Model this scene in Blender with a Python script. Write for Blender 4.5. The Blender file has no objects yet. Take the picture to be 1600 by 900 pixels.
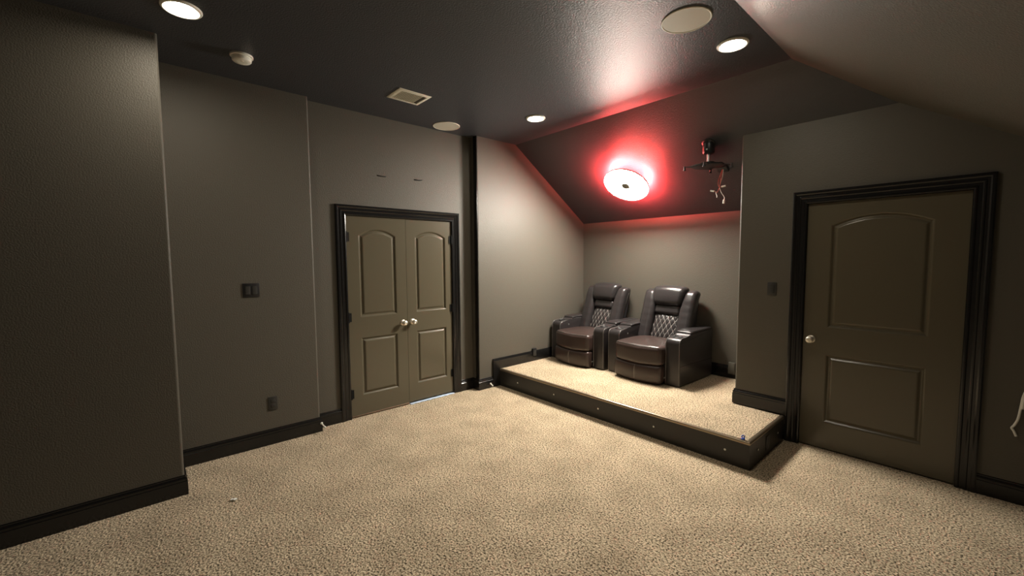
import bpy, bmesh, math, random
from mathutils import Vector, Matrix
random.seed(7)
S = bpy.context.scene
COL = S.collection
PI = math.pi

# ------------------------------------------------------------------ materials
def _nodes(name):
    m = bpy.data.materials.new(name); m.use_nodes = True
    nt = m.node_tree
    return m, nt, nt.nodes['Principled BSDF']

def paint(name, col, rough=.5, bump=0., scale=60., detail=3., dist=.01, spec=.5, vary=0., metallic=0., coat=0.):
    m, nt, b = _nodes(name)
    b.inputs['Base Color'].default_value = (*col, 1)
    b.inputs['Roughness'].default_value = rough
    b.inputs['Metallic'].default_value = metallic
    b.inputs['Specular IOR Level'].default_value = spec
    b.inputs['Coat Weight'].default_value = coat
    tc = nt.nodes.new('ShaderNodeTexCoord')
    if bump or vary:
        n = nt.nodes.new('ShaderNodeTexNoise')
        n.inputs['Scale'].default_value = scale; n.inputs['Detail'].default_value = detail
        nt.links.new(tc.outputs['Object'], n.inputs['Vector'])
        if bump:
            bp = nt.nodes.new('ShaderNodeBump')
            bp.inputs['Strength'].default_value = bump; bp.inputs['Distance'].default_value = dist
            nt.links.new(n.outputs['Fac'], bp.inputs['Height']); nt.links.new(bp.outputs['Normal'], b.inputs['Normal'])
        if vary:
            r = nt.nodes.new('ShaderNodeMixRGB'); r.blend_type = 'MIX'
            r.inputs[1].default_value = (*[c*(1-vary) for c in col], 1)
            r.inputs[2].default_value = (*[c*(1+vary) for c in col], 1)
            nt.links.new(n.outputs['Fac'], r.inputs[0]); nt.links.new(r.outputs[0], b.inputs['Base Color'])
    return m

def glow(name, col, strength):
    m, nt, b = _nodes(name)
    b.inputs['Base Color'].default_value = (.8, .8, .8, 1)
    b.inputs['Emission Color'].default_value = (*col, 1)
    b.inputs['Emission Strength'].default_value = strength
    return m

def carpet_mat():
    m, nt, b = _nodes('carpet_frieze')
    L = nt.links
    tc = nt.nodes.new('ShaderNodeTexCoord')
    n0 = nt.nodes.new('ShaderNodeTexNoise'); n0.inputs['Scale'].default_value = 45; n0.inputs['Detail'].default_value = 2
    L.new(tc.outputs['Object'], n0.inputs['Vector'])
    mx = nt.nodes.new('ShaderNodeVectorMath'); mx.operation = 'MULTIPLY_ADD'
    mx.inputs[1].default_value = (.02, .02, .02)
    L.new(n0.outputs['Color'], mx.inputs[0]); L.new(tc.outputs['Object'], mx.inputs[2])
    v = nt.nodes.new('ShaderNodeTexVoronoi'); v.inputs['Scale'].default_value = 82
    L.new(mx.outputs[0], v.inputs['Vector'])
    n1 = nt.nodes.new('ShaderNodeTexNoise'); n1.inputs['Scale'].default_value = 92; n1.inputs['Detail'].default_value = 2; n1.inputs['Roughness'].default_value = .55
    L.new(tc.outputs['Object'], n1.inputs['Vector'])
    n2 = nt.nodes.new('ShaderNodeTexNoise'); n2.inputs['Scale'].default_value = 3.6; n2.inputs['Detail'].default_value = 6
    L.new(tc.outputs['Object'], n2.inputs['Vector'])
    # pale and dark yarn flecks, plus painted shade in the gaps between tufts
    cr = nt.nodes.new('ShaderNodeValToRGB'); e = cr.color_ramp.elements
    e[0].position = .36; e[0].color = (.05, .034, .019, 1)
    e[1].position = .60; e[1].color = (.75, .61, .435, 1)
    k = cr.color_ramp.elements.new(.455); k.color = (.40, .308, .198, 1)
    L.new(n1.outputs['Fac'], cr.inputs[0])
    cr2 = nt.nodes.new('ShaderNodeValToRGB'); e = cr2.color_ramp.elements
    e[0].position = .32; e[0].color = (.84, .83, .81, 1); e[1].position = .68; e[1].color = (1.12, 1.12, 1.12, 1)
    L.new(n2.outputs['Fac'], cr2.inputs[0])
    mu = nt.nodes.new('ShaderNodeMixRGB'); mu.blend_type = 'MULTIPLY'; mu.inputs[0].default_value = 1
    L.new(cr.outputs[0], mu.inputs[1]); L.new(cr2.outputs[0], mu.inputs[2])
    L.new(mu.outputs[0], b.inputs['Base Color'])
    ad = nt.nodes.new('ShaderNodeMath'); ad.operation = 'MULTIPLY_ADD'; ad.inputs[1].default_value = -1.0
    L.new(v.outputs['Distance'], ad.inputs[0]); L.new(n1.outputs['Fac'], ad.inputs[2])
    bp = nt.nodes.new('ShaderNodeBump'); bp.inputs['Strength'].default_value = .55; bp.inputs['Distance'].default_value = .012
    L.new(ad.outputs[0], bp.inputs['Height']); L.new(bp.outputs['Normal'], b.inputs['Normal'])
    b.inputs['Roughness'].default_value = .95; b.inputs['Specular IOR Level'].default_value = .1
    b.inputs['Sheen Weight'].default_value = .15
    return m

M = dict(
    wall=paint('wall_paint', (.101, .0905, .073), .48, .35, 120, 4, .007, .4),
    ceil=paint('ceiling_paint', (.052, .054, .062), .45, .38, 95, 4, .009, .42),
    trim=paint('black_trim_paint', (.0085, .008, .008), .2, .03, 40, 2, .003, .5),
    door=paint('door_paint', (.105, .090, .060), .23, .04, 90, 4, .003, .55),
    platform=paint('platform_paint', (.022, .020, .018), .42, .05, 40, 3, .003, .45),
    leather=paint('brown_leather', (.024, .0205, .021), .29, .25, 90, 5, .004, .5, .25),
    leather_seat=paint('warm_brown_leather', (.037, .023, .020), .33, .25, 90, 5, .004, .5, .2),
    shell=paint('back_vinyl', (.018, .016, .018), .5, .1, 150, 3, .003, .4),
    stitch=paint('pale_thread', (.36, .33, .31), .7),
    piping=paint('leather_piping', (.11, .098, .092), .35, 0, spec=.5),
    strap=paint('grey_seam_tape', (.2, .18, .165), .5),
    black=paint('black_plastic', (.012, .012, .013), .4),
    blackiron=paint('black_iron', (.004, .004, .004), .6, spec=.2),
    dplate=paint('dark_plate_plastic', (.035, .033, .03), .42),
    white=paint('white_plastic', (.9, .88, .8), .45),
    cream=paint('cream_metal', (.84, .80, .68), .5),
    grille=paint('speaker_grille', (.66, .63, .54), .6, .2, 900, 1, .002, .3),
    grilledark=paint('vent_shadow_box', (.10, .09, .075), .8),
    nickel=paint('brushed_nickel', (.80, .74, .64), .42, 0, metallic=1.),
    bronze=paint('nosing_metal', (.34, .27, .19), .33, .05, 60, 2, .002, metallic=.85),
    steel=paint('steel', (.6, .6, .6), .35, metallic=1.),
    blue=paint('blue_plastic', (.05, .13, .62), .4),
    paleblue=paint('painted_daylight_blue', (.56, .68, .86), .45, .1, 60, 3, .003),
    redw=paint('red_wire', (.5, .09, .06), .5),
    lint=paint('lint', (.95, .94, .9), .9),
    brownedge=paint('brown_edge', (.19, .125, .08), .6, .1, 30, 4, .003, vary=.2),
    carpet=carpet_mat(),
    white_led=glow('led_white', (1., .95, .83), 200.),
    down_led=glow('downlight_lens', (1., .90, .73), 140.),
    red_led=glow('led_red', (1., .044, .044), 900.),
    hub=paint('lamp_hub', (.33, .32, .28), .5),
)

# ------------------------------------------------------------------ mesh helpers
def NB(): return bmesh.new()

def box(bm, x0, x1, y0, y1, z0, z1, bev=0., seg=2):
    r = bmesh.ops.create_cube(bm, size=1.)
    for v in r['verts']:
        v.co = Vector(((x0+x1)/2+v.co.x*(x1-x0), (y0+y1)/2+v.co.y*(y1-y0), (z0+z1)/2+v.co.z*(z1-z0)))
    if bev:
        es = list({e for v in r['verts'] for e in v.link_edges})
        bmesh.ops.bevel(bm, geom=es, offset=bev, segments=seg, affect='EDGES', profile=.5)

def xform(bm, mtx, start=0):
    bm.verts.ensure_lookup_table()
    for v in bm.verts[start:]: v.co = mtx @ v.co

def basis(axis):
    w = Vector(axis).normalized()
    a = Vector((0, 0, 1)) if abs(w.z) < .9 else Vector((1, 0, 0))
    u = a.cross(w).normalized(); v = w.cross(u)
    return u, v, w

def frame(origin, axis):
    u, v, w = basis(axis)
    m = Matrix((u, v, w)).transposed().to_4x4(); m.translation = Vector(origin)
    return m

def lathe(bm, prof, n=32, mtx=None, cap0=True, cap1=True):
    mtx = mtx or Matrix()
    rings = []
    for r, z in prof:
        rings.append([bm.verts.new(mtx @ Vector((r*math.cos(2*PI*i/n), r*math.sin(2*PI*i/n), z))) for i in range(n)])
    for a, b in zip(rings, rings[1:]):
        for i in range(n): bm.faces.new((a[i], a[(i+1) % n], b[(i+1) % n], b[i]))
    if cap0: bm.faces.new(rings[0][::-1])
    if cap1: bm.faces.new(rings[-1])

def cyl(bm, p0, p1, r0, r1=None, n=16):
    p0, p1 = Vector(p0), Vector(p1)
    lathe(bm, [(r0, 0), (r1 if r1 is not None else r0, (p1-p0).length)], n, frame(p0, p1-p0))

def smooth_path(pts, k=6):
    pts = [Vector(p) for p in pts]
    if len(pts) < 3: return pts
    P = [2*pts[0]-pts[1]] + pts + [2*pts[-1]-pts[-2]]
    out = []
    for i in range(1, len(P)-2):
        for j in range(k):
            t = j/k; a, b, c, d = P[i-1], P[i], P[i+1], P[i+2]
            out.append(.5*((2*b)+(c-a)*t+(2*a-5*b+4*c-d)*t*t+(-a+3*b-3*c+d)*t**3))
    out.append(pts[-1]); return out

def tube(bm, pts, r, n=8, smooth=0):
    pts = smooth_path(pts, smooth) if smooth else [Vector(p) for p in pts]
    rings = []; u = None
    for i, p in enumerate(pts):
        t = (pts[min(i+1, len(pts)-1)]-pts[max(i-1, 0)]).normalized()
        if u is None: u, _, _ = basis(t)
        u = (u - t*u.dot(t)).normalized(); v = t.cross(u)
        rings.append([bm.verts.new(p+(u*math.cos(2*PI*k/n)+v*math.sin(2*PI*k/n))*r) for k in range(n)])
    for a, b in zip(rings, rings[1:]):
        for k in range(n): bm.faces.new((a[k], a[(k+1) % n], b[(k+1) % n], b[k]))
    bm.faces.new(rings[0][::-1]); bm.faces.new(rings[-1])

def prism(bm, poly, f, a, b, bev=0., seg=2):
    """poly of 2D points, f(p, t) -> 3D, extruded from t=a to t=b"""
    A = [bm.verts.new(f(p, a)) for p in poly]; B = [bm.verts.new(f(p, b)) for p in poly]
    n = len(poly)
    fs = [bm.faces.new(A[::-1]), bm.faces.new(B)]
    for i in range(n): fs.append(bm.faces.new((A[i], A[(i+1) % n], B[(i+1) % n], B[i])))
    if bev:
        es = list(fs[0].edges)+list(fs[1].edges)
        bmesh.ops.bevel(bm, geom=es, offset=bev, segments=seg, affect='EDGES', profile=.5)

def sweep(bm, prof, path, closed_ends=True):
    """prof: points (offset outward from path, height normal) ; path(off, h) -> list of 3D points"""
    rows = [[bm.verts.new(p) for p in path(o, h)] for o, h in prof]
    for a, b in zip(rows, rows[1:]):
        for i in range(len(a)-1): bm.faces.new((a[i], a[i+1], b[i+1], b[i]))
    if closed_ends:
        bm.faces.new([r[0] for r in rows]); bm.faces.new([r[-1] for r in rows][::-1])

def cushion(bm, h, r, fn=None, k=4, m=(6, 6, 6), mtx=None):
    def ax(hh, mm):
        lo = [-hh + r*i/k for i in range(k)]
        mid = [(-hh+r)+(2*hh-2*r)*i/mm for i in range(mm+1)]
        return lo+mid+[hh-r+r*(i+1)/k for i in range(k)]
    A = [ax(h[i], m[i]) for i in range(3)]
    N = [len(a)-1 for a in A]
    vs = {}
    def V(i, j, l):
        key = (i, j, l)
        if key not in vs:
            c = Vector((A[0][i], A[1][j], A[2][l]))
            q = Vector([max(-(h[t]-r), min(h[t]-r, c[t])) for t in range(3)])
            d = c-q
            p = q+d.normalized()*r if d.length > 1e-9 else c
            if fn: p = Vector(fn(p))
            if mtx: p = mtx @ p
            vs[key] = bm.verts.new(p)
        return vs[key]
    for i in range(N[0]):
        for j in range(N[1]):
            bm.faces.new((V(i, j, 0), V(i, j+1, 0), V(i+1, j+1, 0), V(i+1, j, 0)))
            bm.faces.new((V(i, j, N[2]), V(i+1, j, N[2]), V(i+1, j+1, N[2]), V(i, j+1, N[2])))
    for i in range(N[0]):
        for l in range(N[2]):
            bm.faces.new((V(i, 0, l), V(i+1, 0, l), V(i+1, 0, l+1), V(i, 0, l+1)))
            bm.faces.new((V(i, N[1], l), V(i, N[1], l+1), V(i+1, N[1], l+1), V(i+1, N[1], l)))
    for j in range(N[1]):
        for l in range(N[2]):
            bm.faces.new((V(0, j, l), V(0, j, l+1), V(0, j+1, l+1), V(0, j+1, l)))
            bm.faces.new((V(N[0], j, l), V(N[0], j+1, l), V(N[0], j+1, l+1), V(N[0], j, l+1)))

def obj(name, bm, mat, parent=None, smooth=35, fix=True, label=None):
    if fix: bmesh.ops.recalc_face_normals(bm, faces=bm.faces)
    me = bpy.data.meshes.new(name); bm.to_mesh(me); bm.free()
    for m in (mat if isinstance(mat, (list, tuple)) else [mat]): me.materials.append(m)
    if smooth:
        for p in me.polygons: p.use_smooth = True
        me.set_sharp_from_angle(angle=math.radians(smooth))
    o = bpy.data.objects.new(name, me); COL.objects.link(o)
    if parent: o.parent = parent
    if label: o['label'] = label
    return o

def tag(o, label, cat, group=None, kind=None):
    o['label'] = label; o['category'] = cat
    if group: o['group'] = group
    if kind: o['kind'] = kind
    return o

def thing(name, loc, label, cat, group=None, rz=0., kind=None):
    o = bpy.data.objects.new(name, None); COL.objects.link(o)
    o.empty_display_size = .1
    o.location = loc; o.rotation_euler = (0, 0, rz)
    return tag(o, label, cat, group, kind)

# ------------------------------------------------------------------ the room
H = 3.0527; YK = .9935; SL = .6753; XR = 3.147; SR = .631
YB = 2.37; YD = 1.504; XC = 2.64; X4 = .1235; Y4 = .372; X2 = .0907; Y2 = -1.47; X1 = .575; Y1 = -2.503
XE = 5.25; YF = -5.3; HP = .217; YS = .685; XS = 3.055
def ztop(x, y): return min(H, H-SL*(y-YK), H-SR*(x-XR))

def strip(bm, pts, z0=0., z1=None, arcs=True):
    for (xa, ya), (xb, yb) in zip(pts, pts[1:]):
        n = 1
        a = bm.verts.new((xa, ya, z0)); b = bm.verts.new((xb, yb, z0))
        c = bm.verts.new((xb, yb, z1 or ztop(xb, yb))); d = bm.verts.new((xa, ya, z1 or ztop(xa, ya)))
        bm.faces.new((a, b, c, d))

def arc(cx, cy, r, a0, a1, n=10):
    return [(cx+r*math.cos(math.radians(a0+(a1-a0)*i/n)), cy+r*math.sin(math.radians(a0+(a1-a0)*i/n))) for i in range(n+1)]

def wall_obj(name, bm, label):
    bmesh.ops.remove_doubles(bm, verts=bm.verts, dist=1e-5)
    o = obj(name, bm, M['wall'], smooth=0, fix=False)
    md = o.modifiers.new('thickness', 'SOLIDIFY'); md.thickness = .09; md.offset = -1; md.use_even_offset = True
    return tag(o, label, 'wall', kind='structure')

RB = .016
DA, DB = -1.143, .081          # double-door opening along the left wall
DT = 2.04
bm = NB()
p = [(X1, YF)] + arc(X1-RB, Y1-RB, RB, 0, 90) + [(X2, Y1)] + arc(X2-RB, Y2-RB, RB, 0, 90) + [(0, Y2), (0, DA)]
strip(bm, p)
strip(bm, [(0, DA), (0, DB)], DT)
strip(bm, [(0, DB), (0, Y4)] + arc(X4-RB, Y4+RB, RB, -90, 0) + [(X4, YK), (X4, YB)])
wall_obj('wall_left', bm, 'stepped dark taupe left wall with the double doors in it')
bm = NB(); strip(bm, [(X4, YB), (XC, YB)])
wall_obj('wall_back', bm, 'low dark taupe wall of the alcove behind the two recliners')
RA, RZ = 3.163, 4.087          # right door opening
xv = XR+(SL*(YD-YK))/SR
bm = NB()
strip(bm, [(XC, YB)] + arc(XC+RB, YD+RB, RB, 180, 270) + [(RA, YD)])
strip(bm, [(RA, YD), (xv, YD), (RZ, YD)], DT)
strip(bm, [(RZ, YD), (XE, YD)])
wall_obj('wall_doorway', bm, 'dark taupe wall holding the single door on the right')
bm = NB(); strip(bm, [(XE, YD), (XE, YF)])
wall_obj('wall_right', bm, 'low knee wall under the right ceiling slope, outside the photo')
bm = NB(); strip(bm, [(XE, YF), (XR, YF), (X1, YF)])
wall_obj('wall_front', bm, 'front wall behind the camera, outside the photo')

bm = NB()
def poly(bm, pts): return bm.faces.new([bm.verts.new(q) for q in pts])
poly(bm, [(-.1, YF-.1, H), (XR, YF-.1, H), (XR, YK, H), (-.1, YK, H)])
yv = 2.47; xvb = XR+SL*(yv-YK)/SR; zv = H-SL*(yv-YK)
poly(bm, [(-.1, YK, H), (XR, YK, H), (xvb, yv, zv), (-.1, yv, zv)])
zx = H-SR*(XE+.1-XR)
poly(bm, [(XR, YF-.1, H), (XE+.1, YF-.1, zx), (XE+.1, yv, zx), (xvb, yv, zv), (XR, YK, H)])
bmesh.ops.remove_doubles(bm, verts=bm.verts, dist=1e-5)
o = obj('ceiling', bm, [M['ceil'], M['wall']], smooth=0)
for p_ in o.data.polygons:
    if p_.normal.z > 0: p_.flip()
    if p_.center.x > 3.5 and p_.center.y < 1: p_.material_index = 1
md = o.modifiers.new('thickness', 'SOLIDIFY'); md.thickness = .08; md.offset = -1
tag(o, 'charcoal ceiling, flat in the middle with slopes over the recliners and over the right side', 'ceiling', kind='structure')

bm = NB(); box(bm, -.15, XE+.1, YF-.1, YB+.1, -.12, 0)
tag(obj('floor', bm, M['carpet'], smooth=0), 'flecked beige frieze carpet covering the floor', 'floor', kind='structure')

# ------------------------------------------------------------------ baseboards
BP = [(0, 0), (.016, 0), (.016, .094), (.0125, .098), (.0125, .104), (.0145, .108), (.0145, .112), (.0085, .120), (.0065, .127), (.0065, .131), (.003, .136), (0, .136)]
def baseboard(name, pts, label, z0=0., left=False):
    """pts: plan polyline on the wall face with the room on the right-hand side"""
    P = [Vector((a, b, 0)) for a, b in pts]
    def path(o, h):
        out = []
        for i, q in enumerate(P):
            d1 = (P[i]-P[i-1]).normalized() if i else None
            d2 = (P[i+1]-P[i]).normalized() if i < len(P)-1 else None
            n1 = Vector((d1.y, -d1.x, 0)) if d1 else None
            n2 = Vector((d2.y, -d2.x, 0)) if d2 else None
            if n1 is None: n = n2
            elif n2 is None: n = n1
            else: n = (n1+n2)/(1+n1.dot(n2))
            out.append(q+n*o+Vector((0, 0, z0+h)))
        return out
    bm = NB(); sweep(bm, BP, path)
    return tag(obj(name, bm, M['trim'], smooth=25), label, 'baseboard', kind='structure')

CW = .1  # casing width
baseboard('baseboard_left_front', [(X1, YF), (X1, Y1), (X2, Y1), (X2, Y2), (0, Y2), (0, DA-CW)], 'black baseboard along the left wall up to the double doors')
baseboard('baseboard_left_back', [(0, DB+CW), (0, Y4), (X4, Y4), (X4, .58)], 'short black baseboard between the double doors and the platform')
baseboard('baseboard_back', [(X4+.02, YB), (XC, YB), (XC, YD), (RA-CW, YD)], 'black baseboard on the platform round the alcove to the right door', HP+.01)
baseboard('baseboard_right', [(RZ+CW, YD), (XE, YD), (XE, YF)], 'black baseboard right of the single door')

# skirt board beside the platform on the left wall
bm = NB()
prism(bm, [(0, 0), (.022, 0), (.022, .325), (.018, .331), (.018, .338), (.012, .352), (0, .352)],
      lambda q, t: (X4+q[0], t, q[1]), .58, YB, .003)
tag(obj('trim_1', bm, M['trim'], smooth=30), 'tall black skirt board on the left wall beside the carpeted platform', 'skirt board', kind='structure')

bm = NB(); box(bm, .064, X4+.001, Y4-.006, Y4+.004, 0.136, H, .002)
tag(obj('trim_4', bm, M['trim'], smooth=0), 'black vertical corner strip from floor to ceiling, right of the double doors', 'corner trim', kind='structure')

# ------------------------------------------------------------------ door casings and doors
CP = [(0, -.03), (0, .011), (.008, .014), (.016, .014), (.022, .009), (.040, .011), (.046, .015), (.054, .0165), (.058, .013), (.072, .0165), (.080, .0225), (.092, .0235), (.1, .019), (.1, 0)]
def casing(name, a, b, top, f, label):
    def path(o, h): return [f(a-o, 0, h), f(a-o, top+o, h), f(b+o, top+o, h), f(b+o, 0, h)]
    bm = NB(); sweep(bm, CP, path, True)
    # jamb lining behind the casing
    for (u0, u1, z0, z1) in ((a-.02, a+.002, 0, top+.002), (b-.002, b+.02, 0, top+.002), (a-.02, b+.02, top-.002, top+.02)):
        A = [f(u0, z0, -.085), f(u1, z0, -.085), f(u1, z1, -.085), f(u0, z1, -.085)]
        B = [f(u0, z0, .002), f(u1, z0, .002), f(u1, z1, .002), f(u0, z1, .002)]
        A = [bm.verts.new(q) for q in A]; B = [bm.verts.new(q) for q in B]
        bm.faces.new(A); bm.faces.new(B)
        for i in range(4): bm.faces.new((A[i], A[(i+1) % 4], B[(i+1) % 4], B[i]))
    return tag(obj(name, bm, M['trim'], smooth=20), label, 'door casing', kind='structure')
fl = lambda u, z, h: Vector((h, u, z))            # left wall: faces +x
fr = lambda u, z, h: Vector((u, YD-h, z))         # doorway wall: faces -y
casing('trim_2', DA, DB, DT, fl, 'black moulded casing around the double doors')
casing('trim_3', RA, RZ, DT, fr, 'black moulded casing around the single right door')

def panel_outline(u0, u1, z0, z1, rise, n=14):
    pts = [(u0, z0), (u1, z0), (u1, z1)]
    if rise:
        for i in range(1, n):
            t = i/n; u = u1+(u0-u1)*t
            pts.append((u, z1+rise*(1-(2*t-1)**2)))
    pts.append((u0, z1))
    return pts

def inset(pts, d):
    cx = sum(p[0] for p in pts)/len(pts)
    n = len(pts); out = []
    for i in range(n):
        a, b, c = Vector(pts[i-1]), Vector(pts[i]), Vector(pts[(i+1) % n])
        d1 = (b-a).normalized(); d2 = (c-b).normalized()
        n1 = Vector((-d1.y, d1.x)); n2 = Vector((-d2.y, d2.x))
        m = (n1+n2)/(1+n1.dot(n2))
        out.append(tuple(b+m*d))
    return out

def door_leaf(name, f, u0, u1, z0, z1, panels, face, label, parent=None):
    """moulded two-panel leaf: f(u, z, h) with h the outward offset; face = h of the front"""
    bm = NB(); th = .035
    outer = [bm.verts.new(f(*q, face)) for q in ((u0, z0), (u1, z0), (u1, z1), (u0, z1))]
    edges = [bm.edges.new((outer[i], outer[(i+1) % 4])) for i in range(4)]
    back = [bm.verts.new(f(*q, face-th)) for q in ((u0, z0), (u1, z0), (u1, z1), (u0, z1))]
    for i in range(4): bm.faces.new((outer[i], outer[(i+1) % 4], back[(i+1) % 4], back[i]))
    bm.faces.new(back)
    for pl in panels:
        rings = []
        for ins, dep in ((0, 0), (.004, -.001), (.008, -.003), (.018, -.0135), (.023, -.0145), (.028, -.013), (.040, -.0045), (.046, -.0025), (.050, -.002)):
            rings.append([bm.verts.new(f(*q, face+dep)) for q in inset(pl, ins)])
        n = len(pl)
        edges += [bm.edges.new((rings[0][i], rings[0][(i+1) % n])) for i in range(n)]
        for a, b in zip(rings, rings[1:]):
            for i in range(n): bm.faces.new((a[i], a[(i+1) % n], b[(i+1) % n], b[i]))
        bm.faces.new(rings[-1])
    bmesh.ops.triangle_fill(bm, use_beauty=True, edges=edges)
    bmesh.ops.recalc_face_normals(bm, faces=bm.faces)
    # remove stray fill inside the panels
    o = obj(name, bm, M['door'], parent, smooth=0)
    return tag(o, label, 'door', kind='structure')

def knob(parent, f, u, z, face):
    bm = NB()
    o0 = f(u, z, face); ax = f(0, 0, 1)-f(0, 0, 0)
    lathe(bm, [(.031, -.002), (.031, .003), (.027, .007), (.012, .010), (.0105, .026), (.013, .031), (.022, .035), (.0275, .043), (.0285, .051), (.026, .059), (.019, .065), (.010, .067), (.008, .0655), (.004, .0655)], 28, frame(o0, ax))
    k = obj('door_knob', bm, M['nickel'], parent, smooth=40, label='round brushed nickel door knob')
    return k

def hinge(parent, f, u, z, face):
    bm = NB()
    cyl(bm, f(u, z-.047, face+.008), f(u, z+.047, face+.008), .0085, n=12)
    cyl(bm, f(u, z-.053, face+.008), f(u, z+.053, face+.008), .005, n=10)
    for s in (-1, 1):
        A = f(u, z-.044, face-.001); B = f(u+s*.028, z+.044, face+.003)
        box(bm, min(A.x, B.x), max(A.x, B.x), min(A.y, B.y), max(A.y, B.y), A.z, B.z)
    return obj('hinge', bm, M['blackiron'], parent, smooth=40, label='black butt hinge')

g = .003; mid = -.5; FD = -.006
pa = lambda a, b: [panel_outline(a, b, 1.022, 1.852, .066), panel_outline(a, b, .215, .815, 0)]
d1 = door_leaf('door_1', fl, DA+g, mid-.0015, .02, DT-g, pa(-1.018, -.618), FD, 'left leaf of the olive brown double doors, two panels with an arched top')
d2 = door_leaf('door_2', fl, mid+.0015, DB-g, .022, DT-g, pa(-.392, -.0), FD, 'right leaf of the olive brown double doors, two panels with an arched top')
knob(d1, fl, -.555, .92, FD); knob(d2, fl, -.44, .92, FD)
for z in (1.83, 1.03, .25):
    hinge(d1, fl, DA+.004, z, FD+.004); hinge(d2, fl, DB-.004, z, FD+.004)
bm = NB(); box(bm, FD-.03, FD+.006, DA+.006, mid-.004, .008, .022, .002)  # lighter brown strip below the left leaf
obj('bottom_strip', bm, M['brownedge'], d1, label='lighter brown strip along the bottom edge')
bm = NB(); box(bm, FD-.03, .024, mid+.004, DB-.003, -.004, .0075, .002)  # pale blue strip painted in for daylight leaking under the door
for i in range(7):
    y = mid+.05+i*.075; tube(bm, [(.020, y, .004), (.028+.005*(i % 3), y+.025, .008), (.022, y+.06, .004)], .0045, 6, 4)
tag(obj('painted_daylight', bm, M['paleblue'], smooth=40), 'pale blue strip standing in for daylight under the right leaf of the double doors', 'painted daylight')
d3 = door_leaf('door_3', fr, RA+g, RZ-g, .012, DT-g, [panel_outline(3.325, 3.915, 1.022, 1.857, .075), panel_outline(3.325, 3.915, .23, .80, 0)], -.012,
               'single dark olive two-panel door with an arched top panel, at the right')
knob(d3, fr, 3.222, .915, -.012)
# dark closets / hall behind the leaves
bm = NB(); box(bm, -.13, -.1, DA-.1, DB+.1, -.05, DT+.1)
obj('door_backing', bm, M['black'], d1)
bm = NB(); box(bm, RA-.1, RZ+.1, YD+.1, YD+.13, -.05, DT+.1)
obj('door_backing', bm, M['black'], d3)

# ------------------------------------------------------------------ platform
pt = thing('seating_platform', (1.6, 1.5, 0), 'low black platform topped with beige carpet, carrying the two recliners', 'platform')
def P(name, bm, mat, **k):
    xform(bm, Matrix.Translation((-1.6, -1.5, 0))); return obj(name, bm, mat, pt, **k)
XP0 = X4+.023; ye = YD-.024
bm = NB()
prism(bm, [(XP0, YS), (XS, YS), (XS, ye), (XC-.02, ye), (XC-.02, YB-.018), (XP0, YB-.018)], lambda q, t: (q[0], q[1], t), 0.0, HP-.022)
P('riser_frame', bm, M['platform'], smooth=20)
bm = NB()
n_in = .022
prism(bm, [(XP0, YS+n_in), (XS-n_in, YS+n_in), (XS-n_in, ye), (XC-.02, ye), (XC-.02, YB-.018), (XP0, YB-.018)], lambda q, t: (q[0], q[1], t), HP-.024, HP+.001, .008, 3)
P('carpet_top', bm, M['carpet'], smooth=40)
# nosing: rounded metal edge along the front and the right end
bm = NB()
NP = [(-n_in-.004, -.022), (-n_in-.004, .000), (-.012, .003), (-.004, .001), (.003, -.005), (.005, -.012), (.003, -.021), (0, -.024)]
def npath(o, h): return [Vector((XP0, YS-o, HP+h)), Vector((XS+o, YS-o, HP+h)), Vector((XS+o, ye, HP+h))]
sweep(bm, NP, npath); P('nosing', bm, M['bronze'], smooth=50, label='pale bronze metal edge strip')
def step_light(pos, ax):
    bm = NB(); lathe(bm, [(.0125, 0), (.0125, .002), (.010, .0035)], 20, frame(pos, ax))
    s = P('step_light', bm, M['dplate'], smooth=40, label='small round step light with a white lens')
    bm = NB(); lathe(bm, [(.0085, .003), (.0085, .0042), (.006, .0055)], 20, frame(pos, ax))
    xform(bm, Matrix.Translation((-1.6, -1.5, 0))); obj('lens', bm, M['white'], s, smooth=40)
for x in (.478, 1.072, 1.669, 2.273, 2.88): step_light((x, YS, .106), (0, -1, 0))
for y in (.858, 1.327): step_light((XS, y, .11), (1, 0, 0))
bm = NB(); box(bm, XS, XS+.005, 1.04, 1.115, .045, .16, .002)
for z in (.078, .122): box(bm, XS+.004, XS+.0065, 1.06, 1.095, z-.014, z+.014, .002)
P('outlet_cover', bm, M['dplate'], smooth=40, label='dark outlet cover on the end of the riser')
# blue plug at the corner of the nosing
bt = thing('blue_clip', (3.0, YS+.018, HP+.003), 'tiny blue plastic clip on the front right corner of the platform edge', 'clip')
bm = NB(); box(bm, -.012, .012, -.012, .012, 0, .010, .003); obj('base', bm, M['blue'], bt, smooth=40)
bm = NB(); tube(bm, [(-.006, 0, .008), (-.008, 0, .024), (.002, .0, .032), (.010, 0, .024), (.006, 0, .012)], .004, 8, 4); obj('loop', bm, M['blue'], bt, smooth=60)

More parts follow.
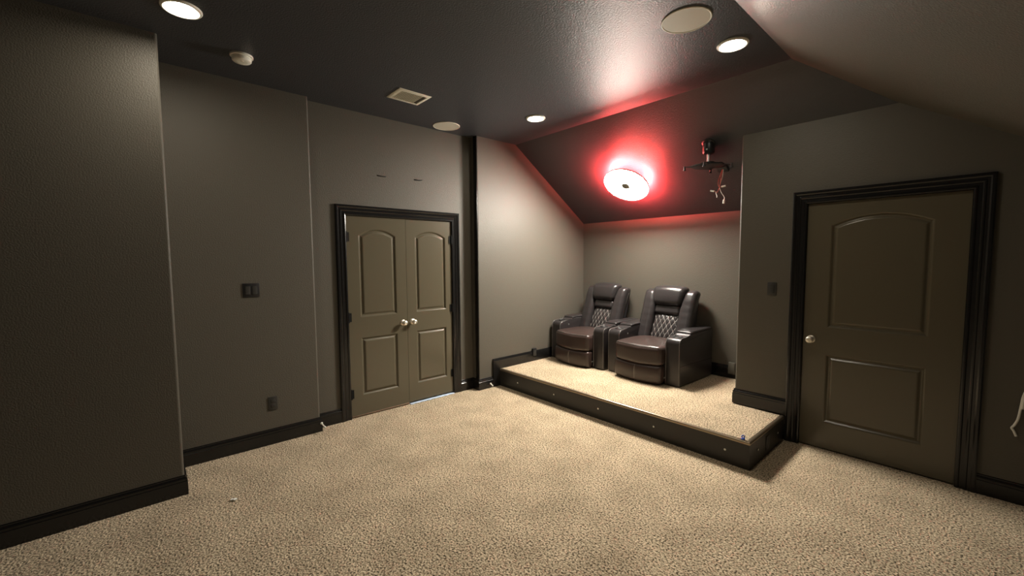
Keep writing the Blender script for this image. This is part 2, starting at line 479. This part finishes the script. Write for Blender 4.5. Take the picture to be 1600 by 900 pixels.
# ------------------------------------------------------------------ recliners
def recliner(cx, y0, rz, label):
    t = thing('recliner', (cx, y0, HP+.002), label, 'recliner', 'power recliners on the platform', rz)
    L = M['leather']
    bm = NB(); box(bm, -.298, .298, .0, .70, .03, .24, .01)
    for sx in (-1, 1):
        for y in (.06, .66): box(bm, sx*.22-.03, sx*.22+.03, y-.03, y+.03, 0, .035)
    obj('base', bm, M['shell'], t)
    prof = [(0, .012)] + [(.0, .455), (.004, .480), (.014, .500), (.030, .514), (.052, .521), (.09, .524), (.185, .527), (.205, .534), (.215, .546), (.235, .552), (.69, .556), (.725, .548), (.74, .52), (.745, .012)]
    for s in (-1, 1):
        x0, x1 = (s*.296, s*.465)
        bm = NB(); prism(bm, prof, lambda q, u: (u, q[0], q[1]), min(x0, x1), max(x0, x1), .012, 3)
        arm = obj('armrest', bm, L, t, smooth=40)
        for xx in (s*.4575, s*.305):
            bm = NB(); pth = [(xx, q[0]+(.001 if i < 3 else .002), q[1]) for i, q in enumerate(prof[:9])]
            pth = [(xx, -.0005, .02)] + pth[1:]
            pth = [(a, b-.0015, c+.0015) for a, b, c in pth]
            tube(bm, pth, .0042, 8); obj('piping', bm, M['piping'], arm, smooth=60)
        bm = NB(); tube(bm, [(s*.465, .012, .226), (s*.4655, .3, .222), (s*.465, .735, .214)], .0022, 6); obj('side_seam', bm, M['shell'], arm)
        # cup holder
        bm = NB(); fm = frame((s*.380, .112, .5245), (0, 0, 1))
        lathe(bm, [(.050, -.004), (.050, .003), (.046, .006), (.041, .006), (.038, .003), (.038, -.002)], 32, fm, cap1=True)
        cup = obj('cup_holder', bm, M['black'], arm, smooth=40)
        # console lid
        bm = NB()
        def lidf(q, s=s):
            x, y, z = q
            z += .003*(1-(x/.087)**2)
            if y < -.17: z -= .012*((-.17-y)/.08)
            return (x+s*.380, y+.470, z+.566+.01*y)
        cushion(bm, (.086, .24, .0155), 0.0145, lidf, 4, (5, 8, 1))
        obj('console_lid', bm, L, arm, smooth=60)
    # control button on the inner face of one arm
    bm = NB(); lathe(bm, [(.011, 0), (.011, .003), (.008, .005)], 18, frame((-.296, .16, .47), (1, 0, 0)))
    obj('control_button', bm, M['steel'], t, smooth=40, label='small silver control button')
    # seat
    def seatf(q):
        x, y, z = q
        fx = max(0, 1-(x/.302)**2)
        f = max(0., min(1., (-y-.02)/.27))
        y2 = y - .042*fx*f
        z2 = z + (.024*fx*max(0, 1-((y+.02)/.30)**2) if z > 0 else 0)
        z2 -= (.012*f*fx if z > 0 else 0)
        if z < 0: z2 -= .018*fx*f
        wob = .0022*math.sin(23*x+11*y)*math.sin(17*y-5*x)
        return (x, y2+.19, z2+.318+wob)
    bm = NB(); cushion(bm, (.298, .285, .105), .045, seatf, 5, (14, 14, 4))
    seat = obj('seat', bm, M['leather_seat'], t, smooth=60)
    bm = NB(); pts = []
    for i in range(25):
        x = -.272+.544*i/24; q = seatf((x, -.285+.045*.29+.002, .105-.045*.29+.002)); pts.append((q[0], q[1]-.001, q[2]+.001))
    tube(bm, pts, .0035, 6); obj('seat_piping', bm, M['piping'], seat, smooth=60)
    # footrest
    def footf(q):
        x, y, z = q
        fx = max(0, 1-(x/.302)**2)
        y2 = y-.040*fx - (.012*math.cos(z/.105*PI/2))*(1 if y < 0 else 0)
        if y < 0: y2 += .007*math.exp(-(x/.012)**2)
        z2 = z - .012*fx
        return (x, y2-.048, z2+.117)
    bm = NB(); cushion(bm, (.300, .048, .100), .032, footf, 4, (40, 3, 8))
    foot = obj('footrest', bm, M['leather_seat'], t, smooth=60)
    bm = NB()
    pts = [footf((0, -.048, z)) for z in [-.066+.132*i/10 for i in range(11)]]
    pts = [footf((0, -.044, -.085))]+pts+[footf((0, -.044, .085))]
    for a, b in zip(pts, pts[1:]):
        vs = [bm.verts.new((sx*.012, c[1]-off, c[2])) for c, off in ((a, .0015), (b, .0015)) for sx in (-1, 1)]
        ws = [bm.verts.new((sx*.012, c[1]+.006, c[2])) for c in (a, b) for sx in (-1, 1)]
        bm.faces.new((vs[0], vs[1], vs[3], vs[2]))
        bm.faces.new((vs[0], vs[2], ws[2], ws[0])); bm.faces.new((vs[1], ws[1], ws[3], vs[3]))
    obj('centre_strap', bm, M['strap'], foot, smooth=60, label='grey vertical seam strap')
    bm = NB(); box(bm, .299, .304, -.030, .0, .075, .090, .001); cyl(bm, (.298, -.02, .083), (.307, -.02, .083), .007, n=10)
    obj('bracket', bm, M['steel'], foot, label='small steel hinge bracket')
    # backrest
    th = math.radians(17.5); s_, c_ = math.sin(th), math.cos(th)
    B = Matrix(((1, 0, 0, 0), (0, s_, -c_, .475), (0, c_, s_, .385), (0, 0, 0, 1)))
    def shellf(q):
        x, v, w = q
        k = max(0, (v+.02)/.34)
        x *= 1.0-.06*k*k
        if v > .28: w -= .02*((v-.28)/.08)
        return (x, v+.28, w-.055)
    bm = NB(); cushion(bm, (.322, .345, .05), .045, shellf, 4, (6, 8, 2), B)
    back = obj('backrest', bm, M['shell'], t, smooth=60, label='dark back shell')
    # lumbar pad with quilting
    def lum(u, v):
        hu = .185-.06*(v/.33)*.55
        a = max(0, 1-abs(u/hu)**3); b_ = max(0, 1-abs((v-.16)/.175)**4)
        w = .018+.030*a*b_ + .012*(1-v/.33)
        A = (u/.060+v/.115)*PI; Bq = (u/.060-v/.115)*PI
        q = (abs(math.sin(A))*abs(math.sin(Bq)))**.45
        return w+.008*q*min(1, a*3)*min(1, b_*3)
    bm = NB(); nu, nv = 66, 72
    gr = [[None]*(nv+1) for _ in range(nu+1)]
    for i in range(nu+1):
        for j in range(nv+1):
            v = -.03+.355*j/nv; hu = .185-.06*(v/.33)*.55
            u = -hu+2*hu*i/nu
            edge = i in (0, nu) or j in (0, nv)
            gr[i][j] = bm.verts.new(B @ Vector((u, v, -.02 if edge else lum(u, v))))
    for i in range(nu):
        for j in range(nv): bm.faces.new((gr[i][j], gr[i+1][j], gr[i+1][j+1], gr[i][j+1]))
    bm.faces.new([gr[i][0] for i in range(nu+1)] + [gr[nu][j] for j in range(1, nv+1)] + [gr[i][nv] for i in range(nu-1, -1, -1)] + [gr[0][j] for j in range(nv-1, 0, -1)])
    pad = obj('lumbar_pad', bm, L, back, smooth=70, label='diamond quilted lumbar pad')
    pad.parent = t
    bm = NB()
    for sgn in (-1, 1):
        for k in range(-9, 10):
            run = []
            for j in range(61):
                v = -.01+.322*j/60; u = .060*(k - sgn*v/.115)
                hu = .185-.06*(v/.33)*.55
                if abs(u) < hu-.006: run.append(B @ Vector((u, v, lum(u, v)+.0012)))
                else:
                    if len(run) > 3: tube(bm, run, .0023, 5)
                    run = []
            if len(run) > 3: tube(bm, run, .0023, 5)
    obj('stitching', bm, M['stitch'], pad, smooth=60, label='pale diamond stitching')
    # neck roll
    def neckf(q):
        x, v, w = q
        return (x, v+.375, w+.022+.012*max(0, 1-(x/.17)**2))
    bm = NB(); cushion(bm, (.168, .060, .040), .038, neckf, 5, (8, 2, 1), B)
    obj('neck_roll', bm, L, t, smooth=60)
    # headrest pillow
    def headf(q):
        x, v, w = q
        k = (v+.125)/.25
        x *= .80+.24*k
        fx = max(0, 1-(x/.22)**2)
        w2 = w*(1.0)+(.032*math.sin(PI*min(1, max(0, .15+.75*(1-k))))*(.45+.55*fx) if w > 0 else 0)
        v2 = v + .016*fx*(1 if v > 0 else -.6)
        if k > .6: w2 -= .05*((k-.6)/.4)**2
        return (x, v2+.548, w2+.045)
    bm = NB(); cushion(bm, (.216, .122, .058), .055, headf, 5, (12, 8, 2), B)
    obj('headrest', bm, L, t, smooth=60)
    # side bolsters
    for sd in (-1, 1):
        def wingf(q, sd=sd):
            x, v, w = q
            k = (v+.358)/.716
            cx_ = .250-.004*k
            wd = 1.0-.20*max(0, (k-.55)/.45)**1.5 + .12*max(0, .5-k)
            x = x*wd + (.026*max(0, (k-.6)/.4)**1.2)
            w2 = w + .035*(1-k) - .035*max(0, (k-.82)/.18)**2
            w2 += .0018*math.sin(70*v)*(1 if w > 0 else 0)
            return (sd*(cx_+x), v+.282, w2+.012)
        bm = NB(); cushion(bm, (.086, .358, .072), .058, wingf, 6, (3, 22, 2), B)
        wing = obj('side_bolster', bm, L, t, smooth=60)
        bm = NB(); pts = [B @ Vector(wingf((.086-.010, v, -.022))) + Vector((sd*.006, 0, 0)) for v in [-.25+.53*i/16 for i in range(17)]]
        tube(bm, pts, .0035, 6); obj('bolster_piping', bm, M['piping'], wing, smooth=60)
    return t
recliner(.636, 1.585, math.radians(-4.4), 'dark brown leather recliner nearer the left wall, farther from the door')
recliner(1.606, 1.57, math.radians(-1.9), 'dark brown leather recliner nearer the single door, right one of the pair')

# ------------------------------------------------------------------ lamps
def downlight(x, y, label):
    t = thing('recessed_light', (x, y, H), label, 'ceiling light', 'recessed ceiling lights')
    bm = NB(); lathe(bm, [(.100, .0), (.100, -.005), (.096, -.010), (.089, -.013), (.085, -.0125), (.080, -.008), (.076, -.0075), (.072, -.003), (.072, .0)], 48, None, False, False)
    obj('trim_ring', bm, M['white'], t, smooth=40, label='white trim ring')
    bm = NB(); lathe(bm, [(.0735, -.0005), (.0735, -.0025), (.06, -.004)], 48)
    obj('lens', bm, M['down_led'], t, smooth=0, label='glowing lens')
downlight(1.015, -2.405, 'recessed ceiling light at the upper left, nearest the projecting left wall')
downlight(2.945, .444, 'recessed ceiling light beside the large round speaker grille at the upper right')
downlight(1.011, .473, 'small recessed ceiling light at centre, left of the red glow')

sn = Vector((0, -SL, -1)).normalized()                  # slope normal into the room
def slope_pt(x, y, off=0.): return Vector((x, y, H-SL*(y-YK))) + sn*off
lp = slope_pt(1.312, 1.734)
lt = thing('lamp_disc', lp, 'glowing white disc lamp with red backlight on the back ceiling slope', 'ceiling lamp')
LM = frame((0, 0, 0), sn)
bm = NB(); lathe(bm, [(.10, 0), (.10, .06), (.19, .080), (.19, .0945)], 48, LM); obj('mount_housing', bm, M['white'], lt, smooth=40)
bm = NB(); lathe(bm, [(.19, .0945), (.262, .0945), (.268, .0985), (.268, .1125), (.262, .1165)], 72, LM, True, True); obj('rim', bm, M['hub'], lt, smooth=40, label='thin grey rim')
bm = NB(); lathe(bm, [(.205, .0930), (.255, .0930), (.255, .0942), (.205, .0942), (.205, .0930)], 72, LM, False, False); obj('red_led_ring', bm, M['red_led'], lt, smooth=0, label='red glowing LED ring on the back')
bm = NB(); lathe(bm, [(.262, .1170), (.262, .1200), (.258, .1220)], 72, LM, False, True); obj('light_panel', bm, M['white_led'], lt, smooth=0, label='glowing white light panel')
bm = NB(); lathe(bm, [(.050, .1225), (.050, .1280), (.042, .1310), (.022, .1310), (.020, .1290)], 32, LM, True, True)
obj('hub', bm, M['hub'], lt, smooth=40, label='grey centre cap')
for i in range(6):
    bm = NB(); a = PI*(.9+.22*i); cyl(bm, LM @ Vector((.062*math.cos(a), .062*math.sin(a), .1220)), LM @ Vector((.062*math.cos(a), .062*math.sin(a), .1235)), .006, n=10)
    obj('screw_cap', bm, M['hub'], lt, smooth=40)

# ------------------------------------------------------------------ other ceiling fittings
def speaker(x, y, label):
    t = thing('ceiling_speaker', (x, y, H), label, 'ceiling speaker', 'round in-ceiling speakers')
    bm = NB(); lathe(bm, [(.145, 0), (.145, -.004), (.142, -.0065), (.138, -.0065), (.136, -.005), (.136, 0)], 64, None, False, False); obj('rim', bm, M['cream'], t, smooth=40)
    bm = NB(); lathe(bm, [(.1365, -.001), (.1365, -.0045), (.06, -.0055)], 64); obj('grille', bm, M['grille'], t, smooth=40)
speaker(.197, -.088, 'round cream ceiling speaker grille near the left wall, just beyond the vent')
speaker(2.872, -.078, 'large round cream speaker grille beside the upper right recessed light')

sd = thing('smoke_detector', (.585, -2.045, H), 'white round smoke detector on the ceiling near the left recessed light', 'smoke detector')
bm = NB(); lathe(bm, [(.072, 0), (.072, -.010), (.069, -.013), (.062, -.013)], 40); obj('base_plate', bm, M['white'], sd, smooth=40)
bm = NB(); lathe(bm, [(.062, -.012), (.061, -.020), (.057, -.021), (.057, -.024), (.061, -.025), (.060, -.036), (.054, -.042), (.030, -.045), (.012, -.0445)], 40); obj('body', bm, M['white'], sd, smooth=40)
bm = NB(); cyl(bm, (.02, .0, -.044), (.02, 0, -.047), .010, n=16); obj('test_button', bm, M['cream'], sd, smooth=40)

av = thing('air_vent', (.678, -.788, H), 'cream rectangular air vent with slats on the ceiling', 'air vent')
bm = NB()
hx, hy, fw_ = .13, .155, .032
def ring(bm, hx, hy, f, prof):
    rows = [[bm.verts.new((sx*(hx-o), sy*(hy-o), z)) for sx, sy in ((-1, -1), (1, -1), (1, 1), (-1, 1))] for o, z in prof]
    for a, b in zip(rows, rows[1:]):
        for i in range(4): bm.faces.new((a[i], a[(i+1) % 4], b[(i+1) % 4], b[i]))
ring(bm, hx, hy, fw_, [(0, 0), (0, -.003), (.004, -.006), (.026, -.009), (.032, -.009), (.032, 0)])
obj('frame', bm, M['cream'], av, smooth=30)
bm = NB(); box(bm, -hx+.03, hx-.03, -hy+.03, hy-.03, -.0022, -.001); obj('duct', bm, M['grilledark'], av, smooth=0)
bm = NB()
for i in range(12):
    y = -hy+.043+i*(2*hy-.086-.03)/11
    prism(bm, [(y+.0035, -.0085), (y+.0022, -.0085), (y-.0035, -.0035), (y-.0022, -.0035)], lambda q, t: (t, q[0], q[1]), -hx+.030, hx-.030)
obj('slats', bm, M['cream'], av, smooth=0)
for sy in (-1, 1):
    bm = NB(); lathe(bm, [(.005, -.007), (.005, -.010), (.003, -.0112)], 12, Matrix.Translation((0, sy*(hy-.014), 0))); obj('screw', bm, M['cream'], av, smooth=40)

# projector mount on the back slope
pb = slope_pt(2.335, 1.512)
pm = thing('projector_mount', pb, 'empty black projector mount hanging from the back ceiling slope', 'projector mount')
bm = NB(); lathe(bm, [(.062, 0), (.062, .006), (.052, .012), (.046, .03)], 28, frame((0, 0, 0), sn)); obj('ceiling_plate', bm, M['black'], pm, smooth=40)
bm = NB(); lathe(bm, [(.052, .01), (.054, -.02), (.054, -.085), (.047, -.098), (.03, -.102)], 28); obj('swivel_cup', bm, M['black'], pm, smooth=40)
for i in range(2):
    bm = NB(); a = -2.0+.55*i; q = Vector((.054*math.cos(a), .054*math.sin(a), -.045-.02*i)); lathe(bm, [(.008, 0), (.008, .004), (.005, .006)], 12, frame(q, (q.x, q.y, 0))); obj('bolt', bm, M['steel'], pm, smooth=40)
bm = NB(); cyl(bm, (0, 0, -.1), (0, 0, -.205), .014, n=16); obj('stem', bm, M['steel'], pm, smooth=40, label='short steel stem')
zp = -.207
bm = NB()
prism(bm, [(-.14, -.10), (-.05, -.14), (.08, -.13), (.15, -.05), (.14, .07), (.06, .13), (-.07, .13), (-.14, .06)], lambda q, t: (q[0], q[1], t), zp-.014, zp, .003)
prism(bm, [(-.05, -.045), (.05, -.045), (.06, .0), (.05, .045), (-.05, .045), (-.06, 0)], lambda q, t: (q[0], q[1], t), zp, zp+.03, .008)
obj('plate', bm, M['black'], pm, smooth=40)
for ex, ey in ((-.17, -.135), (.05, -.20), (.20, .045), (-.05, .17)):
    bm = NB()
    d = Vector((ex, ey, 0)); n = Vector((-ey, ex, 0)).normalized()*.015
    a = d*.3
    pl_ = [a-n*1.6, d-n, d+n, a+n*1.6]
    A = [bm.verts.new(q+Vector((0, 0, zp-.013))) for q in pl_]; Bv = [bm.verts.new(q+Vector((0, 0, zp-.007))) for q in pl_]
    bm.faces.new(A); bm.faces.new(Bv)
    for i in range(4): bm.faces.new((A[i], A[(i+1) % 4], Bv[(i+1) % 4], Bv[i]))
    cyl(bm, d+Vector((0, 0, zp-.004)), d+Vector((0, 0, zp-.042)), .009, n=10)
    cyl(bm, d+Vector((0, 0, zp-.040)), d+Vector((0, 0, zp-.046)), .014, n=12)
    obj('arm', bm, M['black'], pm, smooth=40)
# loose wires under the mount
wb = slope_pt(2.36, 1.80)
ww = thing('hanging_wires', wb, 'loose red and white wires hanging from a black box behind the projector mount', 'wires')
bm = NB(); prism(bm, [(-.05, -.035), (.05, -.035), (.05, .035), (-.05, .035)], lambda q, t: frame((0, 0, 0), sn) @ Vector((q[0], q[1], t)), 0, .03, .004); obj('cable_box', bm, M['black'], ww, smooth=40)
def wire(name, pts, r, m, end=None):
    bm = NB(); tube(bm, pts, r, 6, 5); w = obj(name, bm, m, ww, smooth=60)
    if end:
        bm = NB(); a, b = Vector(pts[-2]), Vector(pts[-1]); d = (b-a).normalized(); cyl(bm, b-d*.004, b+d*.034, .009, n=10); obj('connector', bm, M['white'], w, smooth=40)
wire('wire', [(.0, -.02, -.02), (-.012, -.03, -.07), (-.03, -.03, -.13), (-.03, -.03, -.175), (-.015, -.03, -.195), (.005, -.03, -.193)], .0032, M['redw'], True)
wire('wire', [(.01, -.02, -.02), (.008, -.025, -.08), (-.002, -.03, -.13), (-.02, -.025, -.19), (.0, -.03, -.25), (.03, -.03, -.30), (.028, -.03, -.33)], .003, M['white'], True)
wire('wire', [(.006, -.02, -.02), (.004, -.03, -.06), (-.006, -.035, -.12), (-.02, -.03, -.2), (-.045, -.03, -.25), (-.055, -.03, -.235), (-.06, -.03, -.232), (-.075, -.03, -.228)], .003, M['redw'], True)
wire('wire', [(-.052, -.03, -.235), (-.05, -.03, -.26), (-.042, -.03, -.28), (-.044, -.03, -.295)], .003, M['white'])

# ------------------------------------------------------------------ wall plates
def plate(name, f, u, z, w, h, slots, label, cat, kind, pm_='black', tm='dplate'):
    o = f(u, z, 0); t = thing(name, o, label, cat)
    nrm = f(0, 0, 1)-f(0, 0, 0); g_ = lambda a, b, c: f(a, b, c)-f(0, 0, 0)
    def bx(bm, u0, u1, z0, z1, h0, h1, bev):
        A, B = g_(u0, z0, h0), g_(u1, z1, h1)
        box(bm, min(A.x, B.x), max(A.x, B.x), min(A.y, B.y), max(A.y, B.y), min(A.z, B.z), max(A.z, B.z), bev)
    bm = NB(); bx(bm, -w/2, w/2, -h/2, h/2, 0, .006, .0025); obj('plate', bm, M[pm_], t, smooth=40)
    for (su, sz, sw, sh) in slots:
        bm = NB(); bx(bm, su-sw/2-.002, su+sw/2+.002, sz-sh/2-.002, sz+sh/2+.002, .004, .0068, .0008); fr_ = obj('bezel', bm, M['black'], t, smooth=40)
        bm = NB()
        if kind == 'switch':
            prism(bm, [(-sh/2, .004), (sh/2, .004), (sh/2, .0085), (.0, .0075), (-sh/2, .0115)],
                  lambda q, tt: g_(su+tt, sz+q[0], q[1]), -sw/2, sw/2, .0008)
        else: bx(bm, su-sw/2, su+sw/2, sz-sh/2, sz+sh/2, .004, .0085, .002)
        p_ = obj('rocker' if kind == 'switch' else 'socket', bm, M[tm], t, smooth=40)
        if kind != 'switch':
            bm = NB()
            for a in (-.006, .006): bx(bm, su+a-.0012, su+a+.0012, sz-.004, sz+.006, .008, .0089, 0)
            bx(bm, su-.002, su+.002, sz-.012, sz-.008, .008, .0089, 0)
            obj('slots', bm, M['black'], p_, smooth=0)
    for sz in (-h/2+.012, h/2-.012):
        bm = NB(); lathe(bm, [(.003, .0055), (.003, .0066), (.002, .0072)], 10, frame(g_(0, sz, 0), nrm)); obj('screw', bm, M[tm], t, smooth=40)
    return t
fl2 = lambda u, z, h: Vector((X2+h, u, z))
plate('light_switch', fl2, -1.975, 1.354, .122, .117, [(-.025, 0, .034, .066), (.025, 0, .034, .066)], 'black double light switch on the left wall, left of the double doors', 'light switch', 'switch')
plate('wall_outlet', fl2, -1.853, .359, .073, .117, [(0, .020, .034, .028), (0, -.020, .034, .028)], 'dark outlet low on the left wall below the double switch', 'outlet', 'outlet', 'dplate')
plate('light_switch', fr, 2.923, 1.322, .073, .117, [(0, 0, .034, .066)], 'dark single light switch left of the right-hand door', 'light switch', 'switch', 'dplate')
# box on the alcove wall, right of the recliners
t = thing('wall_box', (2.299, YB-.002, .336), 'small taupe box over the baseboard at the right end of the alcove wall', 'wall box')
bm = NB(); box(bm, -.038, .038, -.04, .0, -.066, .066, .003); obj('body', bm, M['wall'], t, smooth=40)
bm = NB(); box(bm, -.031, .031, -.0435, -.038, -.058, .058, .002); obj('cover', bm, M['wall'], t, smooth=40)
# black clip over the skirt board
t = thing('black_bracket', (X4+.022, 1.298, .335), 'small black bracket clipped over the skirt board left of the recliners', 'bracket')
bm = NB(); box(bm, -.021, .012, -.033, .033, -.052, .052, .005); obj('body', bm, M['black'], t, smooth=40)
bm = NB(); box(bm, .010, .014, -.022, .022, -.04, .03, .002); obj('face_plate', bm, M['dplate'], t, smooth=40)

# ------------------------------------------------------------------ small things
def doorstop(loc, ax, label):
    t = thing('door_stop', loc, label, 'door stop', 'spring door stops on the baseboards')
    m = frame((0, 0, 0), ax)
    bm = NB(); lathe(bm, [(.012, 0), (.012, .004), (.007, .007)], 16, m); obj('mount', bm, M['white'], t, smooth=40)
    bm = NB(); pts = [m @ Vector((.0052*math.cos(i*.9), .0052*math.sin(i*.9), .006+.0013*i/1.6)) for i in range(66)]; tube(bm, pts, .0016, 5); obj('spring', bm, M['white'], t, smooth=60)
    bm = NB(); lathe(bm, [(.007, .058), (.0085, .061), (.0085, .072), (.006, .076)], 16, m); obj('tip', bm, M['white'], t, smooth=40)
doorstop((X4+.016, .535, .052), (.95, -.3, -.12), 'white spring door stop on the short baseboard by the platform')
doorstop((X2+.015, Y2+.006, .078), (.93, .16, -.33), 'white spring door stop at the wall corner left of the double doors')
def wall_hook(y, z, tilt, label):
    t = thing('wall_hook', (0, y, z), label, 'hook', 'black hooks above the double doors')
    bm = NB(); tube(bm, [(.001, -.045, .004), (.012, -.03, .001), (.016, .0, -.002), (.016, .03, -.001+tilt), (.010, .045, .006+tilt)], .0048, 8, 5); obj('wire', bm, M['black'], t, smooth=60)
    bm = NB(); lathe(bm, [(.007, -.001), (.007, .003), (.004, .006)], 12, frame((0, -.045, .004), (1, 0, 0))); obj('screw', bm, M['black'], t, smooth=40)
wall_hook(-.752, 2.459, 0, 'left one of two small black hooks above the double doors')
wall_hook(-.335, 2.467, .004, 'right one of two small black hooks above the double doors')
# white cord on the right wall
t = thing('white_cable', (4.40, YD-.006, .86), 'white cable hanging on the wall right of the single door', 'cable')
bm = NB(); tube(bm, [(.03, 0, .14), (.01, -.004, 0), (-.036, -.006, -.13), (-.047, -.006, -.22), (-.055, -.006, -.30), (-.068, -.006, -.345), (-.078, -.006, -.368), (-.07, -.006, -.385), (-.058, -.006, -.418)], .0065, 8, 6); obj('cable', bm, M['white'], t, smooth=60)
bm = NB(); cyl(bm, (-.036, -.006, -.155), (-.043, -.006, -.235), .0095, .009, n=12); obj('collar', bm, M['white'], t, smooth=40)
bm = NB(); lathe(bm, [(.016, -.004), (.016, .004), (.01, .008)], 16, frame((.03, .004, .14), (0, -1, 0))); obj('wall_grommet', bm, M['white'], t, smooth=40)
# scrap of lint on the carpet
bm = NB()
def lintf(q): return (q[0]*(1+.3*math.sin(60*q[1])), q[1], q[2]+.006+.004*math.sin(140*q[0]))
cushion(bm, (.020, .011, .004), .0038, lintf, 3, (4, 4, 1), Matrix.Translation((.894, -2.27, .002)) @ Matrix.Rotation(.6, 4, 'Z'))
tag(obj('paper_scrap', bm, M['lint'], smooth=60), 'tiny white paper scrap on the carpet at lower left', 'paper scrap')

# ------------------------------------------------------------------ camera, world, view
cam = bpy.data.cameras.new('camera'); co = bpy.data.objects.new('camera', cam); COL.objects.link(co)
a, tt, rr, f = .8453, -.0685, -.0068, 651.7
fwv = Vector((-math.sin(a)*math.cos(tt), math.cos(a)*math.cos(tt), math.sin(tt)))
rt = Vector((math.cos(a), math.sin(a), 0)); up = rt.cross(fwv)
R = rt*math.cos(rr)+up*math.sin(rr); U = -rt*math.sin(rr)+up*math.cos(rr)
mw = Matrix((R, U, -fwv)).transposed().to_4x4(); mw.translation = Vector((4.148, -2.6522, 1.5973))
co.matrix_world = mw
cam.sensor_fit = 'HORIZONTAL'; cam.sensor_width = 36; cam.lens = f/1600*36; cam.clip_start = .02
S.camera = co
w = bpy.data.worlds.new('world'); S.world = w; w.use_nodes = True
w.node_tree.nodes['Background'].inputs[0].default_value = (.5, .55, .65, 1)
w.node_tree.nodes['Background'].inputs[1].default_value = 0.0
S.view_settings.view_transform = 'Standard'; S.view_settings.look = 'None'
S.view_settings.exposure = .24; S.view_settings.gamma = 1.; S.view_settings.use_curve_mapping = False
